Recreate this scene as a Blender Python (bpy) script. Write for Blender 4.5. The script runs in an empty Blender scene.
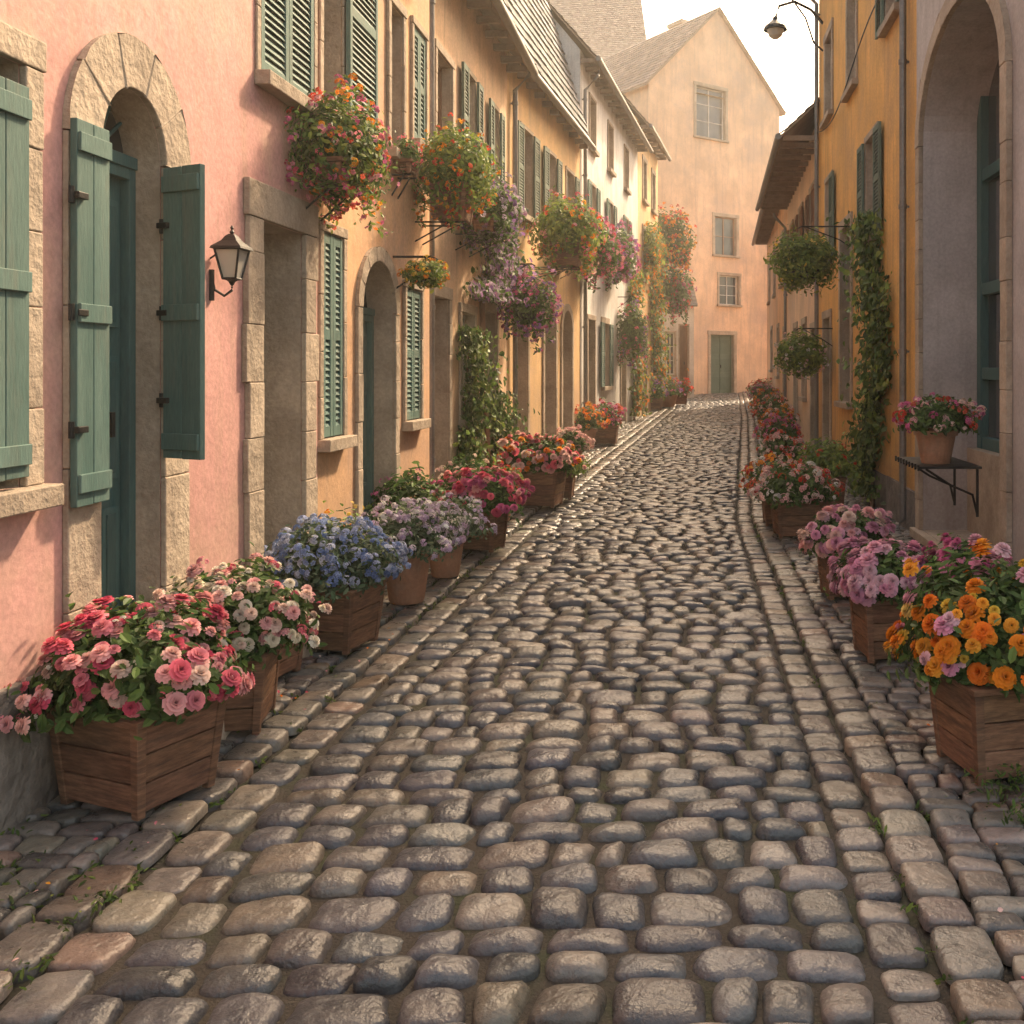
import bpy, math, random
import numpy as np
from mathutils import Vector
rng=np.random.default_rng(11); random.seed(11)
R=math.radians
U=random.uniform
scene=bpy.context.scene
def gz(y): return min(max(0.0,(y-15)*0.025),1.125)
def gzv(y): return np.clip((y-15)*0.025,0,1.125)

# ---------------------------------------------------------------- materials
def mat(name,c1,c2,rough=.8,scl=(1,1,1),ns=2.0,bump=.2,bs=40,metal=0,stain=None,stain_amt=.6,dirt=0,transl=0,rvar=.1,spec=.5,det=5,bump2=0,bs2=6,simple=False):
    m=bpy.data.materials.new(name); m.use_nodes=True; nt=m.node_tree; N=nt.nodes; Lk=nt.links
    P=N['Principled BSDF']; out=N['Material Output']
    P.inputs['Metallic'].default_value=metal
    P.inputs['Specular IOR Level'].default_value=spec
    if simple:
        at=N.new('ShaderNodeAttribute'); at.attribute_name='Col'; col=at.outputs['Color']
        Lk.new(col,P.inputs['Base Color']); P.inputs['Roughness'].default_value=rough
        t=N.new('ShaderNodeBsdfTranslucent'); Lk.new(col,t.inputs[0]); ms=N.new('ShaderNodeMixShader'); ms.inputs[0].default_value=transl
        Lk.new(P.outputs[0],ms.inputs[1]); Lk.new(t.outputs[0],ms.inputs[2]); Lk.new(ms.outputs[0],out.inputs[0])
        return m
    geo=N.new('ShaderNodeNewGeometry'); mp=N.new('ShaderNodeMapping'); mp.inputs['Scale'].default_value=scl
    Lk.new(geo.outputs['Position'],mp.inputs['Vector'])
    def noise(s,d=det,r=.6,vec=None):
        n=N.new('ShaderNodeTexNoise'); n.inputs['Scale'].default_value=s; n.inputs['Detail'].default_value=d; n.inputs['Roughness'].default_value=r
        Lk.new(vec or mp.outputs[0],n.inputs['Vector']); return n.outputs['Fac']
    def rng_(v,a,b,c=0,d=1):
        n=N.new('ShaderNodeMapRange'); Lk.new(v,n.inputs[0]); n.inputs[1].default_value=a; n.inputs[2].default_value=b; n.inputs[3].default_value=c; n.inputs[4].default_value=d; return n.outputs[0]
    def mix(f,a,b,bl='MIX'):
        n=N.new('ShaderNodeMix'); n.data_type='RGBA'; n.blend_type=bl
        if isinstance(f,(int,float)): n.inputs[0].default_value=f
        else: Lk.new(f,n.inputs[0])
        for i,x in ((6,a),(7,b)):
            if isinstance(x,tuple): n.inputs[i].default_value=(*x,1)
            else: Lk.new(x,n.inputs[i])
        return n.outputs[2]
    base=noise(ns)
    col=mix(rng_(base,.35,.65),tuple(c1),tuple(c2))
    if stain: 
        s=rng_(noise(ns*.55,6,.68),.50,.66,0,stain_amt); col=mix(s,col,tuple(stain))
        if dirt:
            mp2=N.new('ShaderNodeMapping'); mp2.inputs['Scale'].default_value=(5,5,.45); Lk.new(geo.outputs['Position'],mp2.inputs['Vector'])
            s2=rng_(noise(1.3,4,.6,mp2.outputs[0]),.48,.72,0,stain_amt*.7); col=mix(s2,col,tuple(x*.75 for x in stain))
    if bump:
        bn=noise(bs,4,.65)
        fine=rng_(bn,.3,.7,.84,1.12)
        vv=N.new('ShaderNodeCombineColor'); 
        for i in range(3): Lk.new(fine,vv.inputs[i])
        col=mix(1.0,col,vv.outputs[0],'MULTIPLY')
    if dirt:
        sx=N.new('ShaderNodeSeparateXYZ'); Lk.new(geo.outputs['Position'],sx.inputs[0])
        h=rng_(sx.outputs[2],-.1,1.9,1,0); nn=rng_(noise(2.2,5,.7),.3,.7,.1,1)
        mm=N.new('ShaderNodeMath'); mm.operation='MULTIPLY'; Lk.new(h,mm.inputs[0]); Lk.new(nn,mm.inputs[1])
        m2=N.new('ShaderNodeMath'); m2.operation='MULTIPLY'; Lk.new(mm.outputs[0],m2.inputs[0]); m2.inputs[1].default_value=dirt
        col=mix(m2.outputs[0],col,(.20,.15,.11))
    at=N.new('ShaderNodeAttribute'); at.attribute_name='Col'
    col=mix(1.0,col,at.outputs['Color'],'MULTIPLY')
    Lk.new(col,P.inputs['Base Color'])
    Lk.new(rng_(base,.3,.7,max(.02,rough-rvar),min(1,rough+rvar)),P.inputs['Roughness'])
    if bump:
        b=N.new('ShaderNodeBump'); b.inputs['Strength'].default_value=bump; b.inputs['Distance'].default_value=.02
        Lk.new(bn,b.inputs['Height'])
        last=b
        if bump2:
            b2=N.new('ShaderNodeBump'); b2.inputs['Strength'].default_value=bump2; b2.inputs['Distance'].default_value=.06
            Lk.new(noise(bs2,3,.5),b2.inputs['Height']); Lk.new(b.outputs[0],b2.inputs['Normal']); last=b2
        Lk.new(last.outputs[0],P.inputs['Normal'])
    return m
def plaster(name,c,stain=None,dirt=.8,**k):
    c2=tuple(min(.85,x*1.14) for x in c); c1=tuple(x*.84 for x in c)
    return mat(name,c1,c2,rough=.9,ns=1.1,bump=.14,bs=34,stain=stain or tuple(x*.55+.06 for x in c),stain_amt=.7,dirt=dirt,spec=.2,bump2=.16,bs2=4,**k)
M={}
M['pink']=plaster('pink_plaster',(.66,.355,.32),stain=(.62,.42,.31))
M['ochre']=plaster('ochre_plaster',(.70,.42,.24),stain=(.54,.36,.27))
M['cream']=plaster('cream_plaster',(.72,.49,.31),stain=(.52,.35,.26))
M['yellow']=plaster('yellow_plaster',(.73,.48,.24),stain=(.55,.38,.26))
M['white']=plaster('white_plaster',(.68,.66,.63),stain=(.50,.45,.40))
M['sand']=plaster('sand_plaster',(.72,.50,.34),stain=(.54,.40,.32))
M['orange']=plaster('orange_plaster',(.74,.41,.13),stain=(.52,.31,.15))
M['grey']=plaster('grey_plaster',(.50,.455,.44),stain=(.38,.33,.30))
M['stone']=mat('dressed_stone',(.36,.285,.215),(.49,.395,.305),rough=.88,ns=3,bump=.45,bs=35,stain=(.27,.21,.16),stain_amt=.6,spec=.25,bump2=.3,bs2=9)
M['plinth']=mat('plinth_stone',(.12,.105,.095),(.23,.20,.175),rough=.9,ns=4,bump=.8,bs=22,bump2=.6,bs2=7,spec=.3)
M['cobble']=mat('cobble_stone',(.66,.67,.69),(1.12,1.07,1.02),rough=.33,ns=9,bump=.32,bs=48,rvar=.13,spec=.5,bump2=.25,bs2=14)
M['earth']=mat('joint_earth',(.028,.023,.018),(.055,.045,.033),rough=.95,ns=3,bump=.7,bs=60,stain=(.035,.048,.016),stain_amt=.8)
M['teal']=mat('teal_paint',(.085,.155,.138),(.13,.205,.18),rough=.7,scl=(3,3,.5),ns=3,bump=.18,bs=30,stain=(.18,.19,.155),stain_amt=.6,spec=.22)
M['tealdark']=mat('dark_teal_paint',(.045,.11,.11),(.07,.145,.14),rough=.6,ns=3,scl=(3,3,.5),bump=.12,bs=30,spec=.3,stain=(.09,.13,.12),stain_amt=.4)
M['green']=mat('green_paint',(.10,.145,.115),(.14,.19,.15),rough=.7,ns=3,bump=.12,bs=30,spec=.22)
M['brown']=mat('brown_wood',(.20,.10,.055),(.30,.16,.09),rough=.7,scl=(6,6,.6),ns=4,bump=.2,bs=20,spec=.25)
M['black']=mat('wrought_iron',(.012,.012,.013),(.03,.028,.026),rough=.5,bump=.15,bs=80,metal=.4)
M['offwhite']=mat('white_paint',(.55,.53,.5),(.68,.66,.62),rough=.6,ns=3,bump=.08,bs=30)
M['glass']=mat('window_glass',(.03,.04,.05),(.09,.10,.11),rough=.08,rvar=.04,ns=1.2,bump=.02,bs=3,spec=.8)
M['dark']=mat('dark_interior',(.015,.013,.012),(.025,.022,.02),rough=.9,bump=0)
M['lampglass']=mat('lantern_glass',(.40,.37,.32),(.5,.47,.42),rough=.12,bump=0)
M['planter']=mat('planter_wood',(.16,.078,.045),(.31,.165,.098),rough=.75,scl=(3,3,22),ns=3,bump=.5,bs=9,stain=(.09,.055,.04),stain_amt=.7,spec=.3)
M['terra']=mat('terracotta',(.34,.16,.09),(.45,.24,.15),rough=.8,ns=6,bump=.2,bs=40,stain=(.3,.22,.17),stain_amt=.5)
M['soil']=mat('soil',(.03,.02,.014),(.05,.035,.025),rough=1,bump=.5,bs=60)
M['leaf']=mat('foliage_leaf',(1,1,1),(1,1,1),rough=.55,transl=.38,spec=.3,simple=True)
M['petal']=mat('flower_petal',(1,1,1),(1,1,1),rough=.8,transl=.35,spec=.08,simple=True)
M['tile']=mat('roof_tile',(.8,.8,.8),(1.15,1.12,1.1),rough=.85,ns=5,bump=.4,bs=25,stain=(.7,.75,.6),stain_amt=.4)
M['zinc']=mat('zinc_gutter',(.16,.15,.145),(.25,.24,.23),rough=.5,metal=.6,bump=.1,bs=30)
M['soffit']=mat('eave_timber',(.22,.155,.115),(.33,.245,.18),rough=.8,ns=4,bump=.2,bs=30)

# ---------------------------------------------------------------- mesh builder
class MB:
    def __init__(s): s.v=[];s.c=[];s.l=[];s.t=[];s.m=[];s.n=0
    def add(s,V,F,mat=0,col=(1,1,1)):
        V=np.asarray(V,float).reshape(-1,3); F=np.asarray(F,int)
        s.v.append(V); c=np.asarray(col,float)
        if c.ndim==1: c=np.tile(c,(len(V),1))
        s.c.append(c); s.l.append((F+s.n).ravel()); s.t.append(np.full(len(F),F.shape[1])); s.m.append(np.full(len(F),mat)); s.n+=len(V)
    def build(s,name,mats,parent=None,smooth=False,bevel=0,doublefix=False):
        if not s.n: return None
        V=np.concatenate(s.v);C=np.concatenate(s.c);L=np.concatenate(s.l);T=np.concatenate(s.t);Mi=np.concatenate(s.m)
        me=bpy.data.meshes.new(name); me.vertices.add(len(V)); me.vertices.foreach_set('co',V.ravel())
        me.loops.add(len(L)); me.loops.foreach_set('vertex_index',L.astype(np.int32))
        me.polygons.add(len(T)); st=np.concatenate([[0],np.cumsum(T)[:-1]]); me.polygons.foreach_set('loop_start',st.astype(np.int32))
        try: me.polygons.foreach_set('loop_total',T.astype(np.int32))
        except Exception: pass
        for m in mats: me.materials.append(M[m])
        me.polygons.foreach_set('material_index',Mi.astype(np.int32))
        me.update(calc_edges=True); me.validate()
        a=me.color_attributes.new('Col','FLOAT_COLOR','POINT'); a.data.foreach_set('color',np.hstack([C,np.ones((len(C),1))]).ravel().astype(np.float32))
        me.polygons.foreach_set('use_smooth',np.full(len(me.polygons),smooth)); me.update()
        ob=bpy.data.objects.new(name,me); scene.collection.objects.link(ob)
        if parent: ob.parent=parent
        if bevel:
            b=ob.modifiers.new('b','BEVEL'); b.width=bevel; b.segments=2; b.limit_method='ANGLE'; b.angle_limit=R(50)
        return ob
def empty(name):
    e=bpy.data.objects.new(name,None); scene.collection.objects.link(e); e.empty_display_size=.2; return e
BF=[(0,1,2,3),(7,6,5,4),(0,4,5,1),(1,5,6,2),(2,6,7,3),(3,7,4,0)]
class Fr:
    def __init__(s,P0,P1,side=1):
        P0=np.array(P0,float);P1=np.array(P1,float); s.o=P0; s.L=np.linalg.norm(P1-P0); s.d=(P1-P0)/s.L
        s.n=np.array([s.d[1],-s.d[0]])*side
    def pt(s,a,b,z):
        p=s.o+s.d*a+s.n*b; return (p[0],p[1],z)
    def box(s,mb,a0,a1,b0,b1,z0,z1,mat=0,col=(1,1,1)):
        P=[s.pt(a,b,z) for z in (z0,z1) for a,b in ((a0,b0),(a1,b0),(a1,b1),(a0,b1))]
        mb.add(P,BF,mat,col)
    def slat(s,mb,a0,a1,bc,zc,w,th,ang,mat=0,col=(1,1,1)):
        ca,sa=math.cos(ang),math.sin(ang); P=[]
        for q in (-th/2,th/2):
            for a,p in ((a0,-w/2),(a1,-w/2),(a1,w/2),(a0,w/2)):
                P.append(s.pt(a,bc+p*ca-q*sa,zc+p*sa+q*ca))
        mb.add(P,BF,mat,col)
def tube(mb,pts,r,n=8,mat=0,col=(1,1,1),cap=True):
    pts=[np.array(p,float) for p in pts]; V=[];rs=r if isinstance(r,(list,tuple)) else [r]*len(pts)
    for i,p in enumerate(pts):
        t=pts[min(i+1,len(pts)-1)]-pts[max(i-1,0)]; t=t/(np.linalg.norm(t)+1e-9)
        u=np.cross(t,[0,0,1.]) if abs(t[2])<.95 else np.cross(t,[1.,0,0]); u/=np.linalg.norm(u); w=np.cross(t,u)
        for k in range(n):
            th=2*math.pi*k/n; V.append(p+rs[i]*(math.cos(th)*u+math.sin(th)*w))
    F=[(i*n+k,i*n+(k+1)%n,(i+1)*n+(k+1)%n,(i+1)*n+k) for i in range(len(pts)-1) for k in range(n)]
    mb.add(V,F,mat,col)
    if cap:
        for i in (0,len(pts)-1):
            mb.add(V[i*n:(i+1)*n],[tuple(range(n))],mat,col)
def lathe(mb,c,prof,n=20,mat=0,col=(1,1,1)):
    V=[(c[0]+r*math.cos(2*math.pi*k/n),c[1]+r*math.sin(2*math.pi*k/n),c[2]+z) for r,z in prof for k in range(n)]
    F=[(i*n+k,i*n+(k+1)%n,(i+1)*n+(k+1)%n,(i+1)*n+k) for i in range(len(prof)-1) for k in range(n)]
    mb.add(V,F,mat,col)

# ---------------------------------------------------------------- cobbles
def stones(mb,Q,zoff,S,rings,pal,palw,htv=.006,tilt=.006,gap=.009,seed=0,rise=1.0,pr=(3.2,7.0),wob=.035):
    r=np.random.default_rng(seed); N=len(Q)
    th=np.linspace(0,2*np.pi,S,endpoint=False)+np.pi/S
    p=r.uniform(pr[0],pr[1],(N,1)); rad=(np.abs(np.cos(th))**p+np.abs(np.sin(th))**p)**(-1/p)
    for k in (2,3,5):
        rad=rad*(1-wob*.4+r.uniform(.0,wob,(N,1))*np.sin(k*th[None]+r.uniform(0,6.28,(N,1))))
    rad=np.minimum(rad,1.31)
    wx=(np.linalg.norm(Q[:,1]-Q[:,0],axis=1)+np.linalg.norm(Q[:,2]-Q[:,3],axis=1))/2
    wy=(np.linalg.norm(Q[:,3]-Q[:,0],axis=1)+np.linalg.norm(Q[:,2]-Q[:,1],axis=1))/2
    gp=gap*r.uniform(.5,1.6,N)
    sx=np.clip(1-gp/wx,.5,1); sy=np.clip(1-gp/wy,.5,1)
    u0=rad*np.cos(th)*sx[:,None]; v0=rad*np.sin(th)*sy[:,None]
    lvl=[]; 
    hz=r.normal(0,htv,N); tx=r.normal(0,tilt,N); ty=r.normal(0,tilt,N); hr=r.uniform(.7,1.3,N)*rise
    ph=r.uniform(0,6.28,(N,3))
    inset=1/np.minimum(wx,wy)
    for (ins,z) in rings:
        k=np.clip(1-ins*2*inset,.06,1)[:,None]
        lvl.append((u0*k,v0*k,z))
    lvl.append((np.zeros((N,1)),np.zeros((N,1)),rings[-1][1]+.001))
    VV=[]
    for u,v,z in lvl:
        a=(1-u)*(1-v)/4; b=(1+u)*(1-v)/4; c=(1+u)*(1+v)/4; d=(1-u)*(1+v)/4
        X=a*Q[:,0,0,None]+b*Q[:,1,0,None]+c*Q[:,2,0,None]+d*Q[:,3,0,None]
        Y=a*Q[:,0,1,None]+b*Q[:,1,1,None]+c*Q[:,2,1,None]+d*Q[:,3,1,None]
        Z=gzv(Y)+zoff+hz[:,None]+tx[:,None]*u+ty[:,None]*v+ z*hr[:,None]
        if z>0.0: Z=Z+.003*np.sin(X*31+ph[:,0:1])*np.sin(Y*37+ph[:,1:2])
        VV.append(np.stack([X,Y,Z],-1))
    V=np.concatenate(VV,1); K=V.shape[1]; nr=len(rings)
    F4=np.array([(i*S+k,i*S+(k+1)%S,(i+1)*S+(k+1)%S,(i+1)*S+k) for i in range(nr-1) for k in range(S)])
    F3=np.array([((nr-1)*S+k,(nr-1)*S+(k+1)%S,nr*S) for k in range(S)])
    off=(np.arange(N)*K)[:,None,None]
    pal=np.array(pal); ci=r.choice(len(pal),N,p=np.array(palw)/sum(palw)); C=pal[ci]*r.uniform(.72,1.28,(N,1)); C=C*(1+r.normal(0,.025,(N,3)))
    Cv=np.repeat(C,K,0)
    base=mb.n; mb.v.append(V.reshape(-1,3)); mb.c.append(Cv); mb.n+=N*K
    f=(F4[None]+off+base).reshape(-1,4); mb.l.append(f.ravel()); mb.t.append(np.full(len(f),4)); mb.m.append(np.zeros(len(f),int))
    f=(F3[None]+off+base).reshape(-1,3); mb.l.append(f.ravel()); mb.t.append(np.full(len(f),3)); mb.m.append(np.zeros(len(f),int))
def cells(x0f,x1f,y0,y1,rh,wmin,wmax,seed,wav=.014,rj=.22):
    r=random.Random(seed); y=y0; ys=[y0]
    while ys[-1]<y1: ys.append(ys[-1]+rh*r.uniform(1-rj,1+rj))
    ph=[(r.uniform(0,6.28),r.uniform(1.5,3.5),r.uniform(0,6.28)) for _ in ys]
    def yb(i,x): return ys[i]+.045*math.sin(x*1.3+ys[i]*.4)+wav*(.7*math.sin(x*ph[i][1]+ph[i][0])+.5*math.sin(x*7.3+ph[i][2]))
    Q=[]
    for i in range(len(ys)-1):
        a=x0f(ys[i]);b=x1f(ys[i]); xs=[a+r.uniform(-.02,.02)]
        while xs[-1]<b-wmin*.6: 
            xs.append(xs[-1]+r.uniform(wmin,wmax)*(1 if r.random()>.12 else .7))
        xs[-1]=b+r.uniform(-.012,.012)
        if len(xs)>2 and xs[-1]-xs[-2]<wmin*.6: xs.pop(-2)
        t=[(x+r.uniform(-.016,.016),x+r.uniform(-.016,.016)) for x in xs]
        for k in range(len(xs)-1):
            l0,l1=t[k];r0,r1=t[k+1]
            Q.append([(l0,yb(i,l0)),(r0,yb(i,r0)),(r1,yb(i+1,r1)),(l1,yb(i+1,l1))])
    return np.array(Q)
offL=lambda y: float(np.interp(y,[0,14,34,60],[0,0,1.25,1.25]))
offR=lambda y: float(np.interp(y,[0,12,30,45,60],[0,0,1.0,1.6,1.6]))
palR=[(.112,.108,.107),(.092,.094,.101),(.14,.126,.112),(.165,.14,.115),(.072,.073,.077),(.185,.168,.15)]
pwR=[4,3.2,2.7,1.4,2.4,.8]
palP=[(.155,.142,.13),(.19,.17,.147),(.132,.127,.123),(.21,.163,.13),(.185,.13,.108)]
pwP=[4,3,3,1.2,.6]
hi=[(0,-.05),(.000,-.014),(.005,-.003),(.013,.0045),(.030,.0105),(.055,.0135)]
lo=[(0,-.04),(.001,-.005),(.012,.006),(.040,.012)]
flat=[(0,-.05),(.000,-.010),(.004,-.001),(.011,.005),(.026,.0085),(.045,.010)]
def split(Q,yc):
    m=Q[:,0,1]<yc; return Q[m],Q[~m]
mb=MB()
Q=cells(lambda y:-1.75+offL(y),lambda y:.555+offR(y),1.6,47,.172,.15,.30,3,wav=.017,rj=.26)
n_,f_=split(Q,11); stones(mb,n_,0,24,hi,palR,pwR,seed=1,rise=1.3); stones(mb,f_,0,12,lo,palR,pwR,seed=2,rise=1.1,pr=(3.2,6))
mb.build('cobblestone_street',['cobble'],smooth=True)
for nm,fa,fb,sd,z in (('stone_kerb',lambda y:-2.14+offL(y),lambda y:-1.95+offL(y),5,.03),('stone_kerb',lambda y:-1.95+offL(y),lambda y:-1.75+offL(y),6,.0),
                 ('stone_kerb',lambda y:.555+offR(y),lambda y:.735+offR(y),7,.0),('stone_kerb',lambda y:.735+offR(y),lambda y:.93+offR(y),8,.035)):
    mb=MB(); r=random.Random(sd); ys=[1.7]
    while ys[-1]<46: ys.append(ys[-1]+r.uniform(.15,.28))
    Q=[]
    for i in range(len(ys)-1):
        y,y2=ys[i],ys[i+1]; j=[r.uniform(-.008,.008) for _ in range(2)]
        Q.append([(fa(y)+j[0],y),(fb(y)+j[1],y),(fb(y2)+j[1],y2),(fa(y2)+j[0],y2)])
    Q=np.array(Q); n_,f_=split(Q,11); kk=dict(htv=.005,tilt=.005,pr=(4,8),wob=.025)
    stones(mb,n_,z,24,flat,palP,pwP,seed=sd,**kk); stones(mb,f_,z,12,lo,palP,pwP,seed=sd+9,**kk)
    mb.build(nm,['cobble'],smooth=True)
for fa,fb,sd in ((lambda y:-3.1+offL(y)*.3,lambda y:-2.14+offL(y),12),(lambda y:.93+offR(y),lambda y:2.55+offR(y)*.5,14)):
    mb=MB(); Q=cells(fa,fb,1.6,46,.125,.12,.21,sd,wav=.006,rj=.15); n_,f_=split(Q,9)
    kk=dict(htv=.0035,tilt=.0035,gap=.008,pr=(4.5,9),wob=.02)
    stones(mb,n_,.04,20,flat,palP,pwP,seed=sd,**kk); stones(mb,f_,.04,10,lo,palP,pwP,seed=sd+1,rise=.6,**kk)
    mb.build('pavement',['cobble'],smooth=True)
mb=MB(); xs=[-400,-60,-12,-3,0,3,12,60,400]; ys=[-60,0,5,10,15,20,30,45,60,120,500]
V=[(x,y,gz(y)-.018) for y in ys for x in xs]; nx=len(xs)
mb.add(V,[(j*nx+i,j*nx+i+1,(j+1)*nx+i+1,(j+1)*nx+i) for j in range(len(ys)-1) for i in range(nx-1)])
mb.build('ground',['earth'])

# ---------------------------------------------------------------- architecture
def wall(mb,fr,a0,a1,z0,z1,ops,mw=0,mr=1):
    As=sorted({a0,a1,*[o['a0'] for o in ops],*[o['a1'] for o in ops]}); Zs=sorted({z0,z1,*[o['z0'] for o in ops],*[o['z1'] for o in ops]})
    for i in range(len(As)-1):
        for j in range(len(Zs)-1):
            ac=(As[i]+As[i+1])/2; zc=(Zs[j]+Zs[j+1])/2
            if any(o['a0']<ac<o['a1'] and o['z0']<zc<o['z1'] for o in ops): continue
            mb.add([fr.pt(As[i],0,Zs[j]),fr.pt(As[i+1],0,Zs[j]),fr.pt(As[i+1],0,Zs[j+1]),fr.pt(As[i],0,Zs[j+1])],[(0,1,2,3)],mw)
    for o in ops:
        d=-o['depth']-.12; rise=o.get('arch',0); zs=o['z1']-rise; A0,A1=o['a0'],o['a1']; mrr=o.get('rm',mr)
        for a in (A0,A1): mb.add([fr.pt(a,0,o['z0']),fr.pt(a,d,o['z0']),fr.pt(a,d,zs),fr.pt(a,0,zs)],[(0,1,2,3)],mrr)
        mb.add([fr.pt(A0,0,o['z0']),fr.pt(A1,0,o['z0']),fr.pt(A1,d,o['z0']),fr.pt(A0,d,o['z0'])],[(0,1,2,3)],mr)
        if rise:
            n=20; c=(A0+A1)/2; w=(A1-A0)/2; P=[(c-w*math.cos(math.pi*k/n),zs+rise*math.sin(math.pi*k/n)) for k in range(n+1)]
            for k in range(n):
                (a,z),(b,y)=P[k],P[k+1]
                mb.add([fr.pt(a,0,z),fr.pt(b,0,y),fr.pt(b,0,o['z1']),fr.pt(a,0,o['z1'])],[(0,1,2,3)],mw)
                mb.add([fr.pt(a,0,z),fr.pt(b,0,y),fr.pt(b,d,y),fr.pt(a,d,z)],[(0,1,2,3)],mrr)
        else: mb.add([fr.pt(A0,0,o['z1']),fr.pt(A1,0,o['z1']),fr.pt(A1,d,o['z1']),fr.pt(A0,d,o['z1'])],[(0,1,2,3)],mrr)
def surround(mb,fr,o,w=.14,pr=.035,mat=0):
    rise=o.get('arch',0); zs=o['z1']-rise
    for s in (0,1):
        z=o['z0'] if o['kind']!='door' else o['z0']-.25
        while z<zs-.01:
            h=U(.3,.46)*(1.5 if w>.2 else 1); z2=min(zs,z+h); 
            if zs-z2<.15: z2=zs
            ww=w*(1 if not o.get('quoin') else U(.9,1.25)); g=.88+.22*random.random()
            p=pr+U(-.003,.003)
            if s==0: fr.box(mb,o['a0']-ww,o['a0'],.001,p,z,z2-.003,mat,(g,g,g))
            else: fr.box(mb,o['a1'],o['a1']+ww,.001,p,z,z2-.003,mat,(g,g,g))
            z=z2
    if rise:
        n=5 if w>.15 else 7; c=(o['a0']+o['a1'])/2; hw=(o['a1']-o['a0'])/2
        for k in range(n):
            g=.92+.16*random.random()
            sub=max(3,16//n+1); gp=.003/hw
            t0=math.pi*k/n+gp; t1=math.pi*(k+1)/n-gp
            V=[]
            for q in range(sub+1):
                t=t0+(t1-t0)*q/sub
                for b in (.001,pr+.004):
                    for (rr,hh) in ((hw,rise),(hw+w,rise+w)):
                        V.append(fr.pt(c-rr*math.cos(t),b,zs+hh*math.sin(t)))
            F=[]
            for q in range(sub):
                o_=q*4; p_=o_+4
                F+=[(o_+2,o_+3,p_+3,p_+2),(o_,o_+2,p_+2,p_),(o_+1,o_+3,p_+3,p_+1)]
            e_=sub*4; F+=[(0,1,3,2),(e_,e_+1,e_+3,e_+2)]
            mb.add(V,F,mat,(g,g,g))
    else:
        fr.box(mb,o['a0']-w*1.1,o['a1']+w*1.1,.001,pr+.006,zs,zs+w*1.1,mat,(.95,.95,.95))
    if o['kind']!='door':
        fr.box(mb,o['a0']-w*1.2,o['a1']+w*1.2,.001,.10,o['z0']-.09,o['z0']-.001,mat,(.9,.9,.9))
def louver(mb,fr,a0,a1,z0,z1,b,mat=0,slats=True):
    t=.035; s=.05
    g=U(.82,1.12); c=(g,g,g)
    fr.box(mb,a0,a0+s,b,b+t,z0,z1,mat,c); fr.box(mb,a1-s,a1,b,b+t,z0,z1,mat,c)
    zm=(z0+z1)/2
    for z in (z0,zm-.03,z1-.07): fr.box(mb,a0+s+.001,a1-s-.001,b+.002,b+t-.002,z,z+.07,mat,c)
    fr.box(mb,a0+s,a1-s,b-.006,b-.001,z0+.02,z1-.02,mat,(.45,.45,.45))
    for lo_,hi_ in ((z0+.07,zm-.03),(zm+.04,z1-.07)):
        n=max(3,int((hi_-lo_)/.045))
        for k in range(n):
            fr.slat(mb,a0+s,a1-s,b+t/2,lo_+(k+.5)*(hi_-lo_)/n,.05,.007,-1.1+U(-.05,.05),mat,(g*.95,)*3)
def boards(mb,fr,a0,a1,z0,z1,b,mat=0,hm=1,n=3):
    w=(a1-a0)/n
    for k in range(n):
        g=U(.85,1.1); fr.box(mb,a0+k*w+.002,a0+(k+1)*w-.002,b,b+.03,z0+U(0,.004),z1-U(0,.004),mat,(g,g,g))
    for f in (.06,.5,.94):
        z=z0+(z1-z0)*f; fr.box(mb,a0+.006,a1-.006,b+.031,b+.045,z-.04,z+.04,mat,(.97,)*3)
    for f in (.2,.5,.8):
        z=z0+(z1-z0)*f; fr.box(mb,a0-.02,a0+.05,b+.0455 if f==.5 else b+.0305,b+.052,z-.014,z+.014,hm); tube(mb,[fr.pt(a0-.02,b+.02,z-.035),fr.pt(a0-.02,b+.02,z+.035)],.012,8,hm)
def window(mj,mg,fr,o,rows=3,cols=2,mat=0):
    d=-o['depth']; a0,a1,z0,z1=o['a0'],o['a1'],o['z0'],o['z1']; f=.045
    mg.add([fr.pt(a0,d+.012,z0),fr.pt(a1,d+.012,z0),fr.pt(a1,d+.012,z1),fr.pt(a0,d+.012,z1)],[(0,1,2,3)])
    fr.box(mj,a0,a0+f,d,d+.05,z0,z1,mat); fr.box(mj,a1-f,a1,d,d+.05,z0,z1,mat)
    fr.box(mj,a0+f,a1-f,d,d+.048,z0,z0+f,mat); fr.box(mj,a0+f,a1-f,d,d+.048,z1-f,z1,mat)
    for k in range(1,cols):
        a=a0+(a1-a0)*k/cols; fr.box(mj,a-.022,a+.022,d,d+.045,z0+f,z1-f,mat)
    for k in range(1,rows):
        z=z0+(z1-z0)*k/rows; fr.box(mj,a0+f,a1-f,d,d+.035,z-.012,z+.012,mat)
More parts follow.
